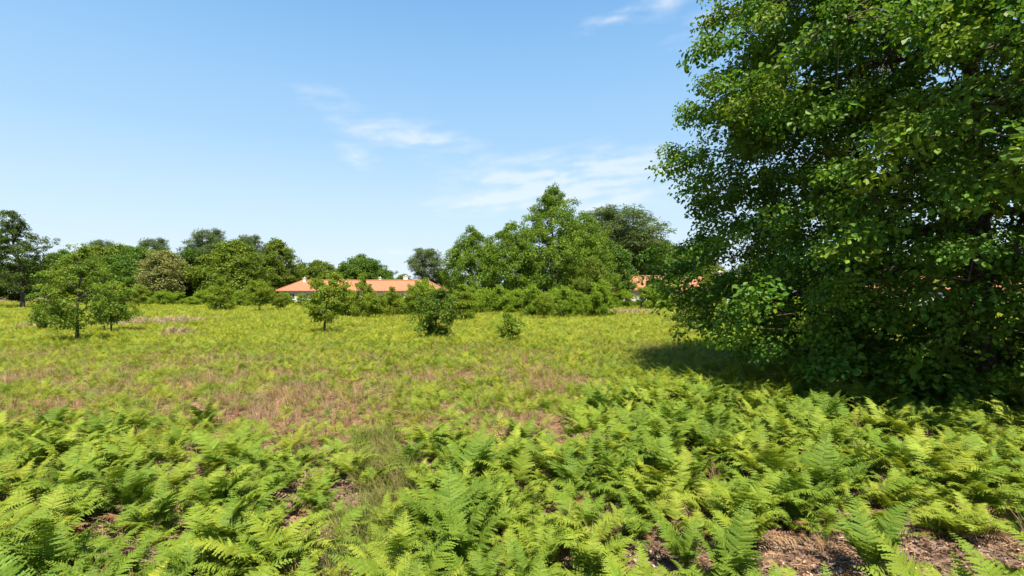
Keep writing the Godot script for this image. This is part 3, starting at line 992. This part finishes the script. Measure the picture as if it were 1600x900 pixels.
	while zz < 24.0:
		var gap := 0.26 + 0.005 * zz
		var span := zz * 1.12 + 1.0
		var xx := -span
		while xx < span:
			var x := xx + rng.randf_range(-0.5, 0.5) * gap
			var z := -(zz + rng.randf_range(-0.5, 0.5) * gap)
			xx += gap
			var east: float = x / -z
			if zz < 10.5 and east > 0.2: continue
			var l := litter(x, z)
			if rng.randf() < l * 0.72 - 0.05: continue
			var s := rng.randf_range(0.38, 0.74) * lerpf(1.0, 0.75, l)
			if east > 0.1: s *= lerpf(1.0, 1.5, smoothstep(0.1, 0.3, east) * (1.0 - smoothstep(13.0, 17.0, zz)))
			m.append([stood(x, z, s), vary(Color.WHITE, 0.15, 0.1)])
		zz += gap
	scatter(cover, "fern", mids, m, fern_mat)
	var fars := []
	for t in [Color(0.235, 0.28, 0.024), Color(0.268, 0.302, 0.027), Color(0.188, 0.246, 0.024)]:
		for k in 2: fars.append(fern_plant(9, 10, 3, t, 0, 0.55))
	var fa := []
	zz = 22.0
	while zz < 112.0:
		var gap := 0.33 + 0.0075 * (zz - 22.0)
		var span := zz * 1.1 + 1.0
		var xx := -span
		while xx < span:
			var x := xx + rng.randf_range(-0.5, 0.5) * gap
			var z := -(zz + rng.randf_range(-0.5, 0.5) * gap)
			xx += gap
			if rng.randf() < litter(x, z): continue
			if pale(x, z) and rng.randf() < 0.75: continue
			var s := rng.randf_range(0.45, 0.9) * (1.0 + 0.006 * (zz - 22.0))
			fa.append([stood(x, z, s), vary(Color.WHITE, 0.2, 0.12)])
		zz += gap
	scatter(cover, "fern", fars, fa, fern_mat)
	# grass
	var grass := base("grass", Vector3.ZERO)
	tag(grass, "thin green grass growing among the ferns of the field", "grass", "", "stuff")
	var gt := []
	for t in [Color(0.16, 0.19, 0.03), Color(0.2, 0.195, 0.05), Color(0.12, 0.17, 0.04)]:
		for k in 2: gt.append(grass_tuft(18, 0.42, 0.35, t, 0.005))
	var gp := []
	for k in 5200:
		var d := 3.0 + 17.0 * pow(rng.randf(), 0.8)
		var x := rng.randf_range(-1.1, 1.1) * (d + 0.6)
		var z := -d
		var g := grassy(x, z)
		if bare(x, z): continue
		if not g and rng.randf() > (0.12 if d < 7.5 else 0.5): continue
		gp.append([stood(x, z, rng.randf_range(0.6, 1.1) * (1.0 if g else 0.55), 0.25), vary(Color.WHITE, 0.2, 0.1)])
	for k in 260:
		var d := rng.randf_range(3.2, 8.0)
		var x := -0.26 * d - 0.12 * sin(d * 2.0) + rng.randf_range(-1, 1) * (0.2 + 0.03 * d)
		gp.append([stood(x, -d, rng.randf_range(0.6, 1.1), 0.25), vary(Color.WHITE, 0.2, 0.1)])
	# and thinner grass all over the open field
	for k in 26000:
		var d := 9.0 + 60.0 * pow(rng.randf(), 0.75)
		var x := rng.randf_range(-1.1, 1.1) * d
		if pale(x, -d): continue
		var tan_ := rng.randf() < 0.2 + 0.4 * litter(x, -d)
		gp.append([stood(x, -d, rng.randf_range(0.6, 1.15), 0.2).scaled_local(Vector3(1.0 + d * 0.03, 1, 1.0 + d * 0.03)), vary(Color(1.5, 1.15, 2.2) if tan_ else Color(1.4, 1.35, 0.8), 0.15, 0.1)])
	scatter(grass, "tuft", gt, gp, fern_mat)
	# dry grass and last year's bracken
	var dry := base("dry_litter", Vector3.ZERO)
	tag(dry, "pinkish tan dead bracken and dry grass lying in the field", "dry grass", "", "stuff")
	var dt := []
	for t in [Color(0.27, 0.175, 0.115), Color(0.23, 0.14, 0.095), Color(0.30, 0.21, 0.13)]:
		dt.append(grass_tuft(16, 0.42, 0.2, t, 0.006))
		dt.append(grass_tuft(16, 0.3, 0.3, t, 0.006))
		var a := Acc.new()
		frond(a, 0.75, 0.15, 0.3, 0.6, 0.9, 13, 4, Color(t.r * 0.8, t.g * 0.78, t.b * 0.75), 0.0, 3, 0.3, null, 0.4)
		frond(a, 0.55, 0.13, 0.35, 0.7, -1.2, 13, 4, Color(t.r * 0.6, t.g * 0.55, t.b * 0.5), 2.2, 3, 0.3, null, 0.4)
		dt.append(a.done())
	var dp := []
	for k in 34000:
		var d := 3.0 + 27.0 * pow(rng.randf(), 0.7)
		var x := rng.randf_range(-1.1, 1.1) * (d + 0.6)
		var z := -d
		var l := litter(x, z)
		var keep := clampf(l * 1.1 + 0.06, 0.0, 1.0)
		if d < 7.6: keep = 0.3
		var on_soil := bare(x, z)
		if on_soil: keep = 0.7
		if rng.randf() > keep: continue
		dp.append([stood(x, z, rng.randf_range(0.2, 0.45) if on_soil else rng.randf_range(0.5, 1.0), 0.9 if on_soil else 0.3), vary(Color.WHITE, 0.2, 0.08)])
	scatter(dry, "dead_growth", dt, dp, dry_mat)
	# crumbs, scraps of dead leaf and twigs on the bare earth
	var bits := base("soil_litter", Vector3.ZERO)
	tag(bits, "scraps of dead leaf and twig strewn on the bare earth", "leaf litter", "", "stuff")
	var bt := []
	for t in [Color(0.25, 0.165, 0.115), Color(0.17, 0.105, 0.075), Color(0.30, 0.225, 0.17), Color(0.12, 0.08, 0.06)]:
		var a := Acc.new()
		for k in 16:
			var c := Vector3(rng.randf_range(-0.12, 0.12), rng.randf_range(0.008, 0.02), rng.randf_range(-0.12, 0.12))
			var w := rng.randf_range(0.008, 0.022)
			var u := rand_dir() * w * 1.6
			var v := rand_dir() * w
			u.y *= 0.4
			v.y *= 0.6
			a.quad(c - u, c + v, c + u, c - v, vary(t, 0.35, 0.1))
		for k in 3:
			var c := Vector3(rng.randf_range(-0.1, 0.1), 0.012, rng.randf_range(-0.1, 0.1))
			var u := rand_dir() * rng.randf_range(0.03, 0.09)
			u.y *= 0.12
			a.tube([c - u, c + rand_dir() * 0.008, c + u], [0.002, 0.003, 0.0015], 4, vary(t, 0.3, 0.1))
		bt.append(a.done())
	var bp := []
	for k in 7000:
		var d := 3.2 + 4.6 * pow(rng.randf(), 0.8)
		var x := rng.randf_range(-1.08, 1.08) * (d + 0.3)
		if not bare(x, -d, 0.25) and rng.randf() < 0.55: continue
		bp.append([stood(x, -d, rng.randf_range(0.7, 1.3), 0.1).translated(Vector3(0, 0.015, 0)), vary(Color.WHITE, 0.2, 0.06)])
	scatter(bits, "scraps", bt, bp, dry_mat)
	# pale bleached grass further out
	var pg := base("pale_grass", Vector3.ZERO)
	tag(pg, "pale bleached grass in patches beside the saplings", "dry grass", "", "stuff")
	var pt := []
	for t in [Color(0.29, 0.22, 0.14), Color(0.32, 0.25, 0.165)]:
		pt.append(grass_tuft(26, 0.8, 0.5, t, 0.03))
	var pp := []
	for k in 60000:
		var d := rng.randf_range(24.0, 75.0)
		var x := rng.randf_range(-1.05, 1.05) * d
		if pale(x, -d) and rng.randf() < 0.55:
			pp.append([stood(x, -d, rng.randf_range(0.5, 0.9), 0.2), vary(Color.WHITE, 0.15, 0.06)])
	scatter(pg, "tuft", pt, pp, dry_mat)

# x, z, half width, half depth of the patches of bleached grass
const PALE := [[-25.5, -36.5, 2.6, 3.2], [-18.0, -27.5, 0.8, 0.9], [12.5, -56.0, 2.6, 4.0], [-29.5, -31.5, 0.7, 1.2]]
func pale(x: float, z: float) -> bool:
	for b in PALE:
		var u: float = (x - b[0]) / b[2]
		var v: float = (z - b[1]) / b[3]
		if u * u + v * v < 1.0 + 2.2 * patchy.get_noise_2d(x * 2.5, z * 2.5):
			return true
	return false
